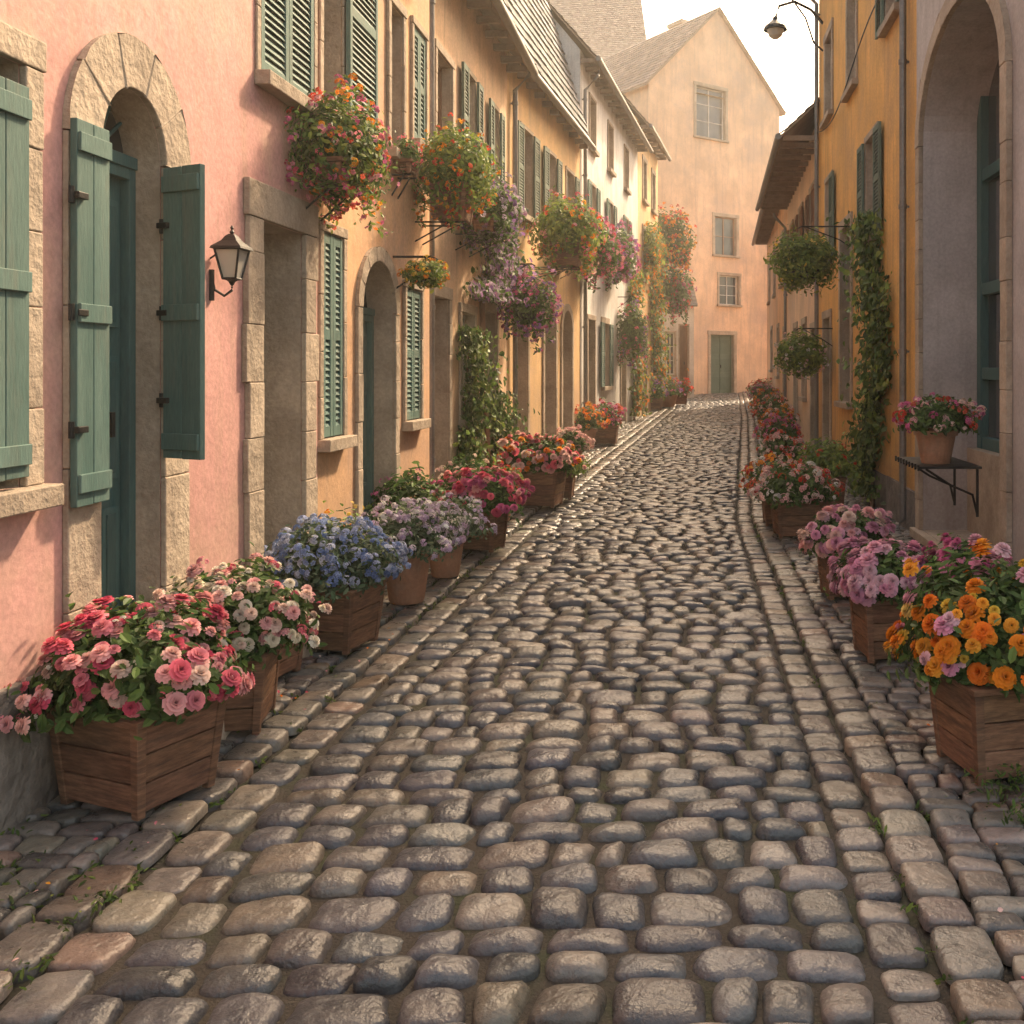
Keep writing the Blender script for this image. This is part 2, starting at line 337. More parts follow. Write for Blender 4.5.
def door(mj,fr,o,mat=0,glassmat=1,brass=2):
    d=-o['depth']; a0,a1,z0,z1=o['a0'],o['a1'],o['z0'],o['z1']; rise=o.get('arch',0); zt=z1-rise if rise>.2 else z1
    if rise>.2: zt-=.02
    fr.box(mj,a0,a1,d-.05,d,z0,zt,mat)
    f=.055
    fr.box(mj,a0,a0+f,d+.001,d+.05,z0,zt,mat); fr.box(mj,a1-f,a1,d+.001,d+.05,z0,zt,mat)
    fr.box(mj,a0+f,a1-f,d+.001,d+.049,zt-f,zt,mat)
    am=(a0+a1)/2; fr.box(mj,am-.012,am+.012,d+.001,d+.02,z0,zt-f,mat,(.8,)*3)
    H=zt-f-z0
    for (p,q) in ((a0+f+.04,am-.04),(am+.04,a1-f-.04)):
        if q-p<.05: continue
        for (u,v) in ((.05,.3),(.36,.62),(.68,.95)):
            fr.box(mj,p,q,d+.001,d+.018,z0+u*H,z0+v*H,mat,(1.08,)*3)
            fr.box(mj,p+.03,q-.03,d+.0185,d+.026,z0+u*H+.03,z0+v*H-.03,mat,(.9,)*3)
    fr.box(mj,am+.03,am+.06,d+.021,d+.07,z0+H*.45,z0+H*.45+.12,brass)
    if rise>.2:
        fr.box(mj,a0,a1,d-.02,d+.06,zt,zt+.06,mat)
        mj.add([fr.pt(a0,d-.01,zt+.05),fr.pt(a1,d-.01,zt+.05),fr.pt(a1,d-.01,z1),fr.pt(a0,d-.01,z1)],[(0,1,2,3)],glassmat)
        for t in (40,65,90,115,140):
            L=rise*1.1; tube(mj,[fr.pt(am,d+.01,zt+.05),fr.pt(am-L*math.cos(R(t)),d+.01,zt+.05+L*math.sin(R(t)))],.01,6,mat)
def tiles(mb,P0,P1,up,length,tw=.2,th=.22,cols=((.17,.13,.11),(.22,.16,.13),(.13,.11,.10),(.20,.17,.15)),seed=0):
    P0=np.array(P0,float);P1=np.array(P1,float);up=np.array(up,float);up/=np.linalg.norm(up)
    d=P1-P0;L=np.linalg.norm(d);d/=L;n=np.cross(d,up); n=n if n[2]>0 else -n
    r=np.random.default_rng(seed); nr=int(length/th)+1; nc=int(L/tw)+1; cols=np.array(cols)
    T=[]
    for i in range(nr):
        o=(i%2)*.5
        for j in range(nc):
            a0=max(0,(j-o)*tw); a1=min(L,(j+1-o)*tw)
            if a1-a0<.02: continue
            T.append((a0+.004,a1-.004,i*th))
    T=np.array(T); N=len(T); lift=r.uniform(.028,.045,N)
    def P(a,s,h): return P0+a[:,None]*d+s[:,None]*up+h[:,None]*n
    z=np.zeros(N)
    s0=T[:,2]; s1=np.minimum(T[:,2]+th*1.05,length)
    V=np.stack([P(T[:,0],s0,lift),P(T[:,1],s0,lift+r.normal(0,.003,N)),P(T[:,1],s1,z+.008),P(T[:,0],s1,z+.008),P(T[:,0],s0,z),P(T[:,1],s0,z)],1)
    C=np.repeat(cols[r.integers(0,len(cols),N)]*r.uniform(.75,1.3,(N,1)),6,0)
    F=np.array([(0,1,2,3),(0,1,5,4)])
    mb.add(V.reshape(-1,3),(F[None]+(np.arange(N)*6)[:,None,None]).reshape(-1,4),0,C)
def house(name,fr,eave,wm,ops,dep=7,pitch=45,over=.35,joinm='teal',shutm='teal',plinth=0,roofc=None,gutter=True,z0=-.3):
    e=empty(name); W=MB();T=MB();J=MB();G=MB();S=MB();Rf=MB();Gu=MB();L=fr.L
    wall(W,fr,0,L,z0,eave,ops)
    rise=math.tan(R(pitch))*dep/2; zr=eave+rise
    for a in (0,L):
        W.add([fr.pt(a,0,z0),fr.pt(a,-dep,z0),fr.pt(a,-dep,eave),fr.pt(a,0,eave)],[(0,1,2,3)])
        W.add([fr.pt(a,0,eave),fr.pt(a,-dep,eave),fr.pt(a,-dep/2,zr)],[(0,1,2)])
    W.add([fr.pt(0,-dep,z0),fr.pt(L,-dep,z0),fr.pt(L,-dep,eave),fr.pt(0,-dep,eave)],[(0,1,2,3)])
    for o in ops:
        if o.get('sur',True) : surround(T,fr,o,o.get('sw',.13),o.get('sp',.03))
        k=o['kind']
        if k=='door': door(J,fr,o)
        elif k=='win': window(J,G,fr,o,o.get('rows',3),o.get('cols',2),3 if o.get('fr')=='w' else (4 if o.get('fr')=='b' else 0))
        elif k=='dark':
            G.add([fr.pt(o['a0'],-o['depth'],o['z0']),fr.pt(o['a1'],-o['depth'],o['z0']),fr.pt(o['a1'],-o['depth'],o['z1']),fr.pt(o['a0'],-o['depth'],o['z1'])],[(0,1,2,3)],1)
        elif k=='closed':
            m=(o['a0']+o['a1'])/2
            G.add([fr.pt(o['a0'],-.1,o['z0']),fr.pt(o['a1'],-.1,o['z0']),fr.pt(o['a1'],-.1,o['z1']),fr.pt(o['a0'],-.1,o['z1'])],[(0,1,2,3)],1)
            louver(S,fr,o['a0']+.005,m-.004,o['z0']+.01,o['z1']-.01,-.02); louver(S,fr,m+.004,o['a1']-.005,o['z0']+.01,o['z1']-.01,-.02)
        sh=o.get('shut','')
        w=(o['a1']-o['a0'])*o.get('shw',.52); wo=.01
        if 'l' in sh: louver(S,fr,o['a0']-wo-w,o['a0']-wo,o['z0'],o['z1'],o.get('sp',.03)+.014)
        if 'r' in sh: louver(S,fr,o['a1']+wo,o['a1']+wo+w,o['z0'],o['z1'],o.get('sp',.03)+.014)
    if plinth:
        segs=[];a=0
        for o in sorted([o for o in ops if o['kind']=='door' or o['z0']<plinth],key=lambda o:o['a0']):
            s=o.get('sw',.13)*1.02; segs.append((a,o['a0']-s-.003)); a=o['a1']+s+.003
        segs.append((a,L))
        for p,q in segs:
            x=p
            while x<q-.05:
                x2=min(q,x+U(.5,.9)); x2=q if q-x2<.2 else x2
                g=U(.85,1.15); fr.box(T,x,x2-.004,.0015,.04+U(-.004,.004),z0,plinth+U(-.01,.01),1,(g,g,g)); x=x2
    p0=fr.pt(-.12,over,eave-over*math.tan(R(pitch))*.6); p1=fr.pt(L+.12,over,p0[2]); t0=fr.pt(-.12,-dep/2,zr)
    up=np.array(t0)-np.array(p0); ln=np.linalg.norm(up); up/=ln
    rc=roofc or ((.21,.155,.125),(.26,.185,.145),(.17,.14,.12))
    tiles(Rf,np.array(p0)+[0,0,.05],np.array(p1)+[0,0,.05],up,ln,cols=rc,seed=len(name))
    P=[p0,p1,fr.pt(L+.12,-dep/2,zr),t0]; P2=[(x,y,z+.045) for x,y,z in P]
    Rf.add(P+P2,BF,1)
    b0=fr.pt(-.12,-dep-over,p0[2]); b1=fr.pt(L+.12,-dep-over,p0[2])
    Rf.add([b0,b1,P[2],P[3]]+[(x,y,z+.045) for x,y,z in (b0,b1,P[2],P[3])],BF,1,(.6,.5,.5))
    n=int(L/.55)
    for k in range(n+1):
        a=min(L-.05,.05+k*L/n)
        fr.box(Rf,a-.035,a+.035,.0,over-.05,p0[2]-.03,p0[2]+.06,1)
    if gutter:
        g0=fr.pt(-.1,over+.05,p0[2]+.02); g1=fr.pt(L+.1,over+.05,p0[2]+.0); tube(Gu,[g0,g1],.06,10)
    W.build('walls',[wm,'stone'],e); T.build('stone_trim',['stone','plinth'],e,bevel=.006); J.build('doors_and_frames',[joinm,'dark','black','offwhite','brown'],e,bevel=.003)
    G.build('glazing',['glass','dark'],e); S.build('shutters',[shutm],e); Rf.build('roof',['tile','soffit'],e); Gu.build('gutter',['zinc'],e,smooth=True)
    return e
def O(a0,a1,z0,z1,kind='win',depth=.14,**k): return dict(a0=a0,a1=a1,z0=z0,z1=z1,kind=kind,depth=depth,**k)

f1=Fr((-2.64,.5),(-2.64,7.08)); Y=lambda y:y-.5
e1=house('pink_house',f1,6.9,'pink',[
  O(Y(2.9),Y(3.93),1.34,3.0,'win',.15,sw=.11,sp=.03),
  O(Y(4.44),Y(4.98),.45,3.12,'door',.17,arch=.31,sw=.24,sp=.03),
  O(Y(6.12),Y(6.78),.16,2.72,'door',.32,sw=.2,sp=.035,quoin=1),
  O(Y(6.12),Y(6.98),3.62,5.2,'closed',.14,sw=.06,sp=.02)],plinth=.57,joinm='tealdark')
S=MB()
boards(S,f1,Y(3.05),Y(3.47),1.38,2.9,.035,n=3); boards(S,f1,Y(3.49),Y(3.9),1.38,2.9,.035,n=3)
boards(S,f1,Y(4.19),Y(4.43),1.22,2.86,.04,n=2)
fs=Fr((-2.60,4.98),(-2.36,4.87)); boards(S,fs,.0,.264,1.36,2.80,0,n=2)
S.build('board_shutters',['teal','black'],e1,bevel=.004)
St=MB()
f1.box(St,Y(4.3),Y(5.2),.05,.42,-.02,.2,0); f1.box(St,Y(4.36),Y(5.14),.045,.24,.201,.44,0,(.9,.9,.9))
f1.box(St,Y(6.05),Y(6.85),.05,.3,-.02,.15,0)
St.build('doorsteps',['stone'],e1,bevel=.012)
f2=Fr((-2.66,7.08),(-2.66,10.2)); Y=lambda y:y-7.08
house('ochre_house',f2,6.35,'ochre',[
  O(Y(7.2),Y(7.62),1.3,2.8,'closed',.1,sw=.07,sp=.025),
  O(Y(8.05),Y(8.95),.2,2.72,'door',.22,arch=.42,sw=.12,sp=.03),
  O(Y(9.3),Y(9.82),1.32,2.57,'closed',.1,sw=.06),
  O(Y(7.22),Y(7.62),3.75,5.35,'dark',.15,shut='r',shw=1.7,sw=.07,sp=.02),
  O(Y(8.82),Y(9.2),3.75,5.05,'win',.14,shut='',fr='b',sw=.08),
  O(Y(9.55),Y(10.0),4.0,5.1,'closed',.14,sw=.06)],joinm='teal',plinth=.4)
f3=Fr((-2.78,10.2),(-2.78,15.2)); Y=lambda y:y-10.2
house('cream_house',f3,6.55,'cream',[
  O(Y(10.75),Y(11.45),.15,2.6,'door',.25,sw=.12),
  O(Y(13.4),Y(14.3),.15,2.6,'door',.25,sw=.12),
  O(Y(12.1),Y(12.8),1.2,2.5,'win',.15,fr='w',sw=.1),
  O(Y(10.9),Y(11.6),4.2,5.3,'win',.15,fr='b',sw=.08),
  O(Y(12.3),Y(12.85),4.2,5.5,'win',.15,fr='w',shut='lr',sw=.06,sp=.02),
  O(Y(13.9),Y(14.4),4.2,5.5,'win',.15,fr='w',shut='lr',sw=.06,sp=.02)],joinm='brown',shutm='green',roofc=((.2,.16,.14),(.16,.14,.13)))
f4=Fr((-2.78,15.2),(-2.3,20.9))
house('yellow_house',f4,6.9,'yellow',[
  O(.5,1.2,.2,2.6,'door',.25,sw=.1),
  O(2.4,3.3,.25,2.95,'door',.25,arch=.4,sw=.13),O(3.9,4.8,.25,2.95,'door',.25,arch=.4,sw=.13),
  O(.8,1.5,4.3,5.7,'win',.15,fr='b',shut='lr',sw=.06,sp=.02),O(2.6,3.3,4.3,5.7,'win',.15,fr='w',shut='lr',sw=.06,sp=.02),O(4.3,5.0,4.3,5.7,'win',.15,fr='w',shut='r',sw=.06,sp=.02)],joinm='brown',shutm='green',roofc=((.17,.185,.21),(.22,.225,.24),(.14,.155,.18)),pitch=74,dep=3.2,over=.22)
f5=Fr((-2.3,20.9),(-1.55,29.5))
house('white_house',f5,8.5,'white',[
  O(.8,1.6,.3,2.9,'door',.25,sw=.1),O(5.4,6.2,.4,3.0,'door',.25,sw=.1),
  O(2.6,3.4,1.4,2.9,'win',.15,fr='w',shut='lr'),
  O(1,1.7,4.4,5.9,'win',.15,fr='w',sw=.06,shut='lr',sp=.02),O(3.4,4.1,4.4,5.9,'win',.15,sw=.06,fr='w',shut='lr',sp=.02),O(6,6.7,4.4,5.9,'win',.15,sw=.06,fr='w',shut='lr',sp=.02),
  O(1,1.7,6.7,7.8,'win',.15,sw=.06,fr='w'),O(3.4,4.1,6.7,7.8,'win',.15,sw=.06,fr='w'),O(6,6.7,6.7,7.8,'win',.15,sw=.06,fr='w')],joinm='tealdark',shutm='teal',roofc=((.19,.15,.13),(.22,.18,.15)),pitch=50)
f6=Fr((-1.55,29.5),(-1.1,34))
house('narrow_yellow_house',f6,9.2,'yellow',[O(1,1.8,.5,3,'door',.2),O(3,3.7,1.6,3,'win',.15),O(1,1.7,4.6,6.1,'win',.15,fr='w'),O(3,3.7,4.6,6.1,'win',.15,fr='w'),O(1,1.7,7,8.2,'win',.15,fr='w'),O(3,3.7,7,8.2,'win',.15,fr='w')],pitch=50)

g1=Fr((2.4,4.0),(2.4,10.6),-1)
eg=house('grey_stone_house',g1,6.9,'grey',[O(3.6,6.3,.15,5.05,'dark',.66,arch=.95,sw=.16,sp=.05,rm=0),O(1.2,2.4,1.5,3.4,'win',.2)],over=.12,dep=6,pitch=38)
J=MB();Gz=MB()
for a in (3.62,4.92,6.12): g1.box(J,a,a+.14,-.64,-.54,1.0,5.0)
for z in (1.0,1.7,2.55,3.7): g1.box(J,3.77,4.91,-.63,-.55,z,z+.12); g1.box(J,5.07,6.11,-.63,-.55,z,z+.12)
Gz.add([g1.pt(3.62,-.62,1),g1.pt(6.28,-.62,1),g1.pt(6.28,-.62,5),g1.pt(3.62,-.62,5)],[(0,1,2,3)])
g1.box(J,3.601,6.299,-.655,-.45,.15,1.0,1)
J.build('portal_frame',['tealdark','stone'],eg,bevel=.006); Gz.build('portal_glazing',['glass'],eg)
g2=Fr((2.42,10.6),(2.42,18.8),-1); Y=lambda y:y-10.6
house('orange_house',g2,9.2,'orange',[
  O(Y(12.9),Y(13.7),3.55,4.9,'win',.2,fr='w',shut='lr',sw=.08,sp=.02),
  O(Y(15.0),Y(16.0),1.3,4.0,'win',.25,rows=4,sw=.14),
  O(Y(17.2),Y(18.0),.3,2.7,'door',.25),
  O(Y(17.0),Y(17.8),3.7,5.1,'win',.2,fr='w',shut='l',sw=.08,sp=.02),
  O(Y(11.5),Y(12.3),6.0,7.5,'win',.2,fr='w',shut='lr',sw=.08,sp=.02),O(Y(14.5),Y(15.3),6.0,7.5,'win',.2,fr='w',sw=.1),O(Y(17),Y(17.8),6.2,7.6,'win',.2,fr='w')],joinm='green',shutm='green',plinth=.5,over=.3)
g3=Fr((2.45,18.8),(2.62,27),-1)
house('sand_house',g3,6.6,'sand',[O(.8,1.6,.3,2.6,'door',.25),O(2.8,3.6,1.2,2.8,'win',.2,fr='w'),O(5,5.8,.4,2.8,'door',.2),O(1,1.8,3.9,5.4,'win',.2,fr='w',shut='lr'),O(3.6,4.4,3.9,5.4,'win',.2,fr='w',shut='lr'),O(6.2,7,3.9,5.4,'win',.2,fr='w',shut='lr')],over=.75,shutm='brown',roofc=((.2,.17,.16),(.25,.2,.18)))
g4=Fr((2.64,27),(3.0,39),-1)
house('terracotta_house',g4,7.0,'ochre',[O(1,1.8,.5,2.9,'door',.25),O(4,4.8,1.6,3.1,'win',.2,fr='w'),O(8,8.8,1.8,3.2,'win',.2,fr='w'),O(2,2.8,4.3,5.7,'win',.2,fr='w'),O(6,6.8,4.3,5.7,'win',.2,fr='w'),O(9.5,10.3,4.3,5.7,'win',.2,fr='w')],over=.5)

Lp=np.array((-1.75,42.)); dv=np.array((.788,.616)); fe=Fr(Lp,Lp+dv*7.5)
ee=empty('gable_house'); W=MB();T=MB();J=MB();G=MB();Rf=MB()
ops=[O(3.36,4.7,.74,3.35,'door',.2,sw=.16),O(2.55,4.2,12.0,14.2,'win',.2,fr='w',rows=3,sw=.14),O(3.6,4.85,6.9,8.6,'win',.2,fr='w',sw=.14,rows=2),O(3.85,5.0,4.7,6.0,'win',.2,fr='w',rows=3,sw=.12)]
ev=13.9; ap=17.7; Lg=7.5
wall(W,fe,0,Lg,.2,12.0,[o for o in ops if o['z1']<12]); wall(W,fe,0,Lg,12.0,ev,[dict(ops[1],z1=ev)])
sl=(ap-ev)/(Lg/2)
def gy(a): return ev+sl*(a if a<Lg/2 else Lg-a)
for (p,q) in ((0,2.55),(2.55,3.75),(3.75,4.2),(4.2,7.5)):
    zb=ev if not (2.5<p<4.2) else 14.2
    W.add([fe.pt(p,0,zb),fe.pt(q,0,zb),fe.pt(q,0,gy(q)),fe.pt(p,0,gy(p))],[(0,1,2,3)])
for a in (2.55,4.2): W.add([fe.pt(a,0,ev),fe.pt(a,-.3,ev),fe.pt(a,-.3,14.2),fe.pt(a,0,14.2)],[(0,1,2,3)],1)
dp=13
for a in (0,Lg): W.add([fe.pt(a,0,.2),fe.pt(a,-dp,.2),fe.pt(a,-dp,ev),fe.pt(a,0,ev)],[(0,1,2,3)])
W.add([fe.pt(0,-dp,.2),fe.pt(Lg,-dp,.2),fe.pt(Lg,-dp,ev),fe.pt(Lg/2,-dp,ap),fe.pt(0,-dp,ev)],[(0,1,2,3,4)])
for i,o in enumerate(ops):
    surround(T,fe,o,o['sw'],.04)
    if o['kind']=='door': door(J,fe,o)
    else: window(J,G,fe,o,o.get('rows',3),2,1 if i==2 else 3)
for s in (0,1):
    a0=-.25 if s==0 else Lg+.25; za=ev-.25*sl
    p0=fe.pt(a0,.18,za+.03); p1=fe.pt(a0,-dp-.2,za+.03); up=np.array(fe.pt(Lg/2,.18,ap+.03))-np.array(p0)
    ln=np.linalg.norm(up); tiles(Rf,np.array(p0)+[0,0,.1],np.array(p1)+[0,0,.1],up,ln,tw=.3,th=.3,seed=3+s,cols=((.21,.145,.12),(.25,.18,.15),(.17,.13,.12)))
    P=[p0,p1,fe.pt(Lg/2,-dp-.2,ap+.03),fe.pt(Lg/2,.18,ap+.03)]; Rf.add(P+[(x,y,z+.1) for x,y,z in P],BF,1)
fe.box(T,5.6,6.5,-6,-5,15,18.9,0); fe.box(T,5.5,6.6,-6.1,-4.9,18.91,19.1,0)
W.build('walls',['sand','stone'],ee);T.build('stone_trim',['stone'],ee,bevel=.01);J.build('doors_and_frames',['green','brown','black','offwhite'],ee);G.build('glazing',['glass'],ee);Rf.build('roof',['tile','soffit'],ee)
fa=Fr((-1.8,40.2),(0.15,40.6)); 
house('white_annex',fa,4.5,'white',[O(.15,.6,.75,3.6,'dark',.3,sw=.05),O(.85,1.2,1.6,3.3,'win',.15,fr='w',sw=.06),O(1.4,1.75,.75,3.6,'door',.2,sw=.05)],dep=2,over=.15,joinm='brown')
fb=Fr((-14,58),(-2.4,60)); house('tall_background_house',fb,19.0,'sand',[O(2,3,12,14,'win',.2),O(5,6,12,14,'win',.2),O(8,9,12,14,'win',.2)],dep=12,pitch=52,roofc=((.24,.18,.16),(.28,.22,.19)))
fb=Fr((4.6,46),(12,52)); house('far_street_house',fb,8,'cream',[O(2,3,4,5.5,'win',.2)],dep=7,pitch=45)

def pipe(fr,a,z1,z0=.0,b=.07,r=.04):
    mb=MB(); tube(mb,[fr.pt(a,b+.3,z1),fr.pt(a,b+.28,z1-.1),fr.pt(a,b,z1-.4),fr.pt(a,b,z0+.15),fr.pt(a,b+.08,z0+.03)],r,12)
    z=z1-.6
    while z>z0+.3:
        tube(mb,[fr.pt(a,b,z-.025),fr.pt(a,b,z+.025)],r*1.22,12); fr.box(mb,a-.012,a+.012,0.001,b-r,z-.012,z+.012); z-=1.6
    mb.build('downpipe',['zinc'],smooth=False)
pipe(g2,.45,9.0); pipe(g2,8.0,9.0); pipe(f3,.25,6.25); pipe(f4,.2,6.5,.05); pipe(f5,.2,8.1,.2); pipe(g3,8,6.0,.3)

# ---------------------------------------------------------------- plants
def basis(nrm,spin):
    n=nrm/np.linalg.norm(nrm,axis=1,keepdims=True)
    h=np.where(np.abs(n[:,2:3])<.9,np.array([[0,0,1.]]),np.array([[1.,0,0]])); u=np.cross(h,n); u/=np.linalg.norm(u,axis=1,keepdims=True); v=np.cross(n,u)
    c=np.cos(spin)[:,None]; s=np.sin(spin)[:,None]; x=u*c+v*s; y=-u*s+v*c
    return np.stack([x,y,n],2)
def inst(mb,TV,TF,pos,B,scale,col,vf=None,mat=0):
    N=len(pos); 
    if N==0: return
    TV=np.asarray(TV); V=np.einsum('nij,kj->nki',B,TV)*np.asarray(scale).reshape(-1,1,1)+pos[:,None]
    k=len(TV); C=np.repeat(col[:,None,:],k,1)
    if vf is not None: C=C*np.asarray(vf)[None,:,None] if np.ndim(vf)==1 else C*vf[None]
    mb.add(V.reshape(-1,3),(np.asarray(TF)[None]+(np.arange(N)*k)[:,None,None]).reshape(-1,np.asarray(TF).shape[1]),mat,np.clip(C.reshape(-1,3),0,1))
LV=[(0,0,0),(.3,-.22,.06),(.7,-.2,.05),(1,0,-.08),(.7,.2,.05),(.3,.22,.06)]; LF=[(0,1,2,3),(0,3,4,5)]
LV=np.array(LV)
def petal_tmpl(rings,rot=.4,fade=.08):
    V=[];F=[];vf=[]
    for ri,(n,L,t,w) in enumerate(rings):
        t=R(t)
        for k in range(n):
            th=2*math.pi*k/n+ri*rot+.15*math.sin(k*5+ri); o=len(V)
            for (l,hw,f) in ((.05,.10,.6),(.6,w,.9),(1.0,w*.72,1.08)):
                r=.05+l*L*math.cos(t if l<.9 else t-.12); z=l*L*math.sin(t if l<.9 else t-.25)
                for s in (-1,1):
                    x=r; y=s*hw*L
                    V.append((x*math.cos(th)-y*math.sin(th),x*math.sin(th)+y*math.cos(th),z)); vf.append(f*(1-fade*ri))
            F+= [(o,o+1,o+3,o+2),(o+2,o+3,o+5,o+4)]
    return np.array(V),np.array(F),np.array(vf)
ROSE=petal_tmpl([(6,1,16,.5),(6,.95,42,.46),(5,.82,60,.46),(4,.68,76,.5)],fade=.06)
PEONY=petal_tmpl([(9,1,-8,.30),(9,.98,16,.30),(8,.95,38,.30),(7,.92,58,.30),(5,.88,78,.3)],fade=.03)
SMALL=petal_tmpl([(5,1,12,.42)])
def dome(N,c,rad,lo=-.35,rin=.55,rout=1.05,seed=0,full=False,ls=0):
    r=np.random.default_rng(seed); th=r.uniform(0,2*np.pi,N); cz=r.uniform(-1 if full else lo,1,N); s=np.sqrt(1-cz**2)
    d=np.stack([s*np.cos(th),s*np.sin(th),cz],1)
    ph=np.random.default_rng(ls).uniform(0,6.28,4)
    lump=1+.13*np.sin(3*th+ph[0]+cz*2)+.10*np.sin(5*th+ph[1])*s+.10*np.sin(7*cz+ph[2]+th*2)
    rr0=(r.uniform(rin**2,rout**2,N))**.5
    P=d*(rr0*lump)[:,None]*np.array(rad)+np.array(c); nn=d/np.array(rad); nn/=np.linalg.norm(nn,axis=1,keepdims=True)
    return P,nn,rr0
G_DARK=[(.05,.10,.03),(.07,.13,.04),(.09,.15,.04)]
G_MID=[(.08,.14,.038),(.12,.19,.05),(.065,.11,.033)]
G_YEL=[(.18,.25,.052),(.25,.30,.065),(.12,.19,.048)]
G_GREY=[(.10,.15,.08),(.15,.19,.11),(.07,.11,.06)]
def leaves(mb,c,rad,N,size,pal,seed,full=False,lo=-.35,up=.35):
    r=np.random.default_rng(seed+50); P,nn,rr=dome(N,c,rad,lo,.35,1.04,seed,full,ls=seed)
    d=nn+r.normal(0,.45,(N,3))+[0,0,up]; B=basis(d,r.uniform(0,6.28,N)); pal=np.array(pal)
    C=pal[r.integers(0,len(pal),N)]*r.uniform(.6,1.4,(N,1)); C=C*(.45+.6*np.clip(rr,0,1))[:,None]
    k=N//10; P[:k]+=nn[:k]*r.uniform(.02,.09,(k,1))*np.array(rad).mean()*3
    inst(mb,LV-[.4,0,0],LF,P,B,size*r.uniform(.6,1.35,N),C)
def blooms(mb,c,rad,N,size,tm,pal,seed,full=False,lo=-.15,cluster=0,out=1.08,mixup=.45,ls=0):
    r=np.random.default_rng(seed+90); P,nn,rr=dome(N,c,np.array(rad),lo,out-.12,out+.08,seed+7,full,ls=ls); TV,TF,vf=tm; pal=np.array(pal)
    C=pal[r.integers(0,len(pal),N)]*r.uniform(.8,1.15,(N,1)); S=size*r.uniform(.6,1.25,N)
    if cluster:
        k=cluster; q=r.normal(0,1,(N*k,3)); q/=np.linalg.norm(q,axis=1,keepdims=True); q[:,2]=np.abs(q[:,2])
        B0=basis(nn+[0,0,mixup],r.uniform(0,6.28,N)); w=np.einsum('nij,nj->ni',np.repeat(B0,k,0),q)
        P=np.repeat(P,k,0)+w*np.repeat(S,k)[:,None]*.9; C=np.repeat(C,k,0)*r.uniform(.75,1.2,(N*k,1))
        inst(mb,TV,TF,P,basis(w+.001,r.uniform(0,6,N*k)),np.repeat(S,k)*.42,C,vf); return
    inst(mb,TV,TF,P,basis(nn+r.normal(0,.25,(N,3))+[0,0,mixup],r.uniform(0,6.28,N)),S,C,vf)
def box_planter(mb,c,w,d,h,yaw,g=1.0,taper=.84):
    ca,sa=math.cos(yaw),math.sin(yaw)
    def P(x,y,z): 
        k=taper+(1-taper)*z/h; x*=k;y*=k
        return (c[0]+x*ca-y*sa,c[1]+x*sa+y*ca,c[2]+z)
    n=3; 
    for s in range(4):
        for k in range(n):
            z0=.02+(h-.05)*k/n+.003; z1=.02+(h-.05)*(k+1)/n-.003; t=.022; q=g*U(.78,1.18); col=(q,q*U(.95,1.03),q*U(.93,1.03))
            if s%2==0:
                sg=-1 if s==0 else 1; y0=sg*d/2; y1=sg*(d/2-t); x0,x1=-w/2+.012,w/2-.012
                V=[P(x,y,z) for z in (z0,z1) for x,y in ((x0,y0),(x1,y0),(x1,y1),(x0,y1))]
            else:
                sg=-1 if s==1 else 1; x0=sg*(w/2); x1=sg*(w/2-t); y0,y1=-d/2+.025,d/2-.025
                V=[P(x,y,z) for z in (z0,z1) for x,y in ((x0,y0),(x0,y1),(x1,y1),(x1,y0))]
            mb.add(V,BF,0,col)
    for sx in (-1,1):
        for sy in (-1,1):
            X=sorted((sx*(w/2+.008),sx*(w/2-.035)));Yy=sorted((sy*(d/2+.008),sy*(d/2-.035))); q=g*U(.8,1.1)
            V=[P(x,y,z) for z in (0,h-.03) for x,y in ((X[0],Yy[0]),(X[1],Yy[0]),(X[1],Yy[1]),(X[0],Yy[1]))]; mb.add(V,BF,0,(q,q,q))
    for (x0,x1,y0,y1) in ((-w/2-.018,w/2+.018,-d/2-.018,-d/2+.03),(-w/2-.018,w/2+.018,d/2-.03,d/2+.018),(-w/2-.018,-w/2+.03,-d/2+.031,d/2-.031),(w/2-.03,w/2+.018,-d/2+.031,d/2-.031)):
        q=g*U(.9,1.2); V=[P(x,y,z) for z in (h-.028,h) for x,y in ((x0,y0),(x1,y0),(x1,y1),(x0,y1))]; mb.add(V,BF,0,(q,q,q))
    mb.add([P(-w/2+.03,-d/2+.03,h*.9),P(w/2-.03,-d/2+.03,h*.9),P(w/2-.03,d/2-.03,h*.9),P(-w/2+.03,d/2-.03,h*.9)],[(0,1,2,3)],1)
def planter(name,x,y,w,d,h,yaw,prad,nl,ls,pal,fl,seed,pot='box',z=None,pc=None,full=False,lo=-.3,g=1.0):
    zb=(gz(y)+.05) if z is None else z; e=empty(name); mb=MB()
    if pot=='box': box_planter(mb,(x,y,zb),w,d,h,R(yaw),g); mb.build('wooden_box',['planter','soil'],e,bevel=.004)
    elif pot=='round':
        r=w/2; lathe(mb,(x,y,zb),[(0,0),(r*.68,0),(r*.72,.02),(r*.95,h*.82),(r*1.06,h*.83),(r*1.08,h),(r*.95,h),(r*.92,h*.88),(0,h*.88)],24); mb.build('pot',['terra'],e,smooth=False)
    c=pc or (x,y,zb+h+prad[2]*.25)
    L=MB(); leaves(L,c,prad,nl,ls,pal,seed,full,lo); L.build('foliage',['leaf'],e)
    F=MB()
    for i,(n,s,tm,colr,cl) in enumerate(fl): blooms(F,c,prad,n,s,tm,colr,seed+i*13,full,lo=lo+.15,cluster=cl,ls=seed)
    F.build('flowers',['petal'],e)
    return e
PK=[(.76,.17,.23),(.81,.29,.34),(.83,.42,.42),(.68,.11,.18)]; PKL=[(.84,.54,.49),(.85,.64,.55),(.82,.45,.44)]; CR=[(.82,.74,.58),(.83,.77,.66)]
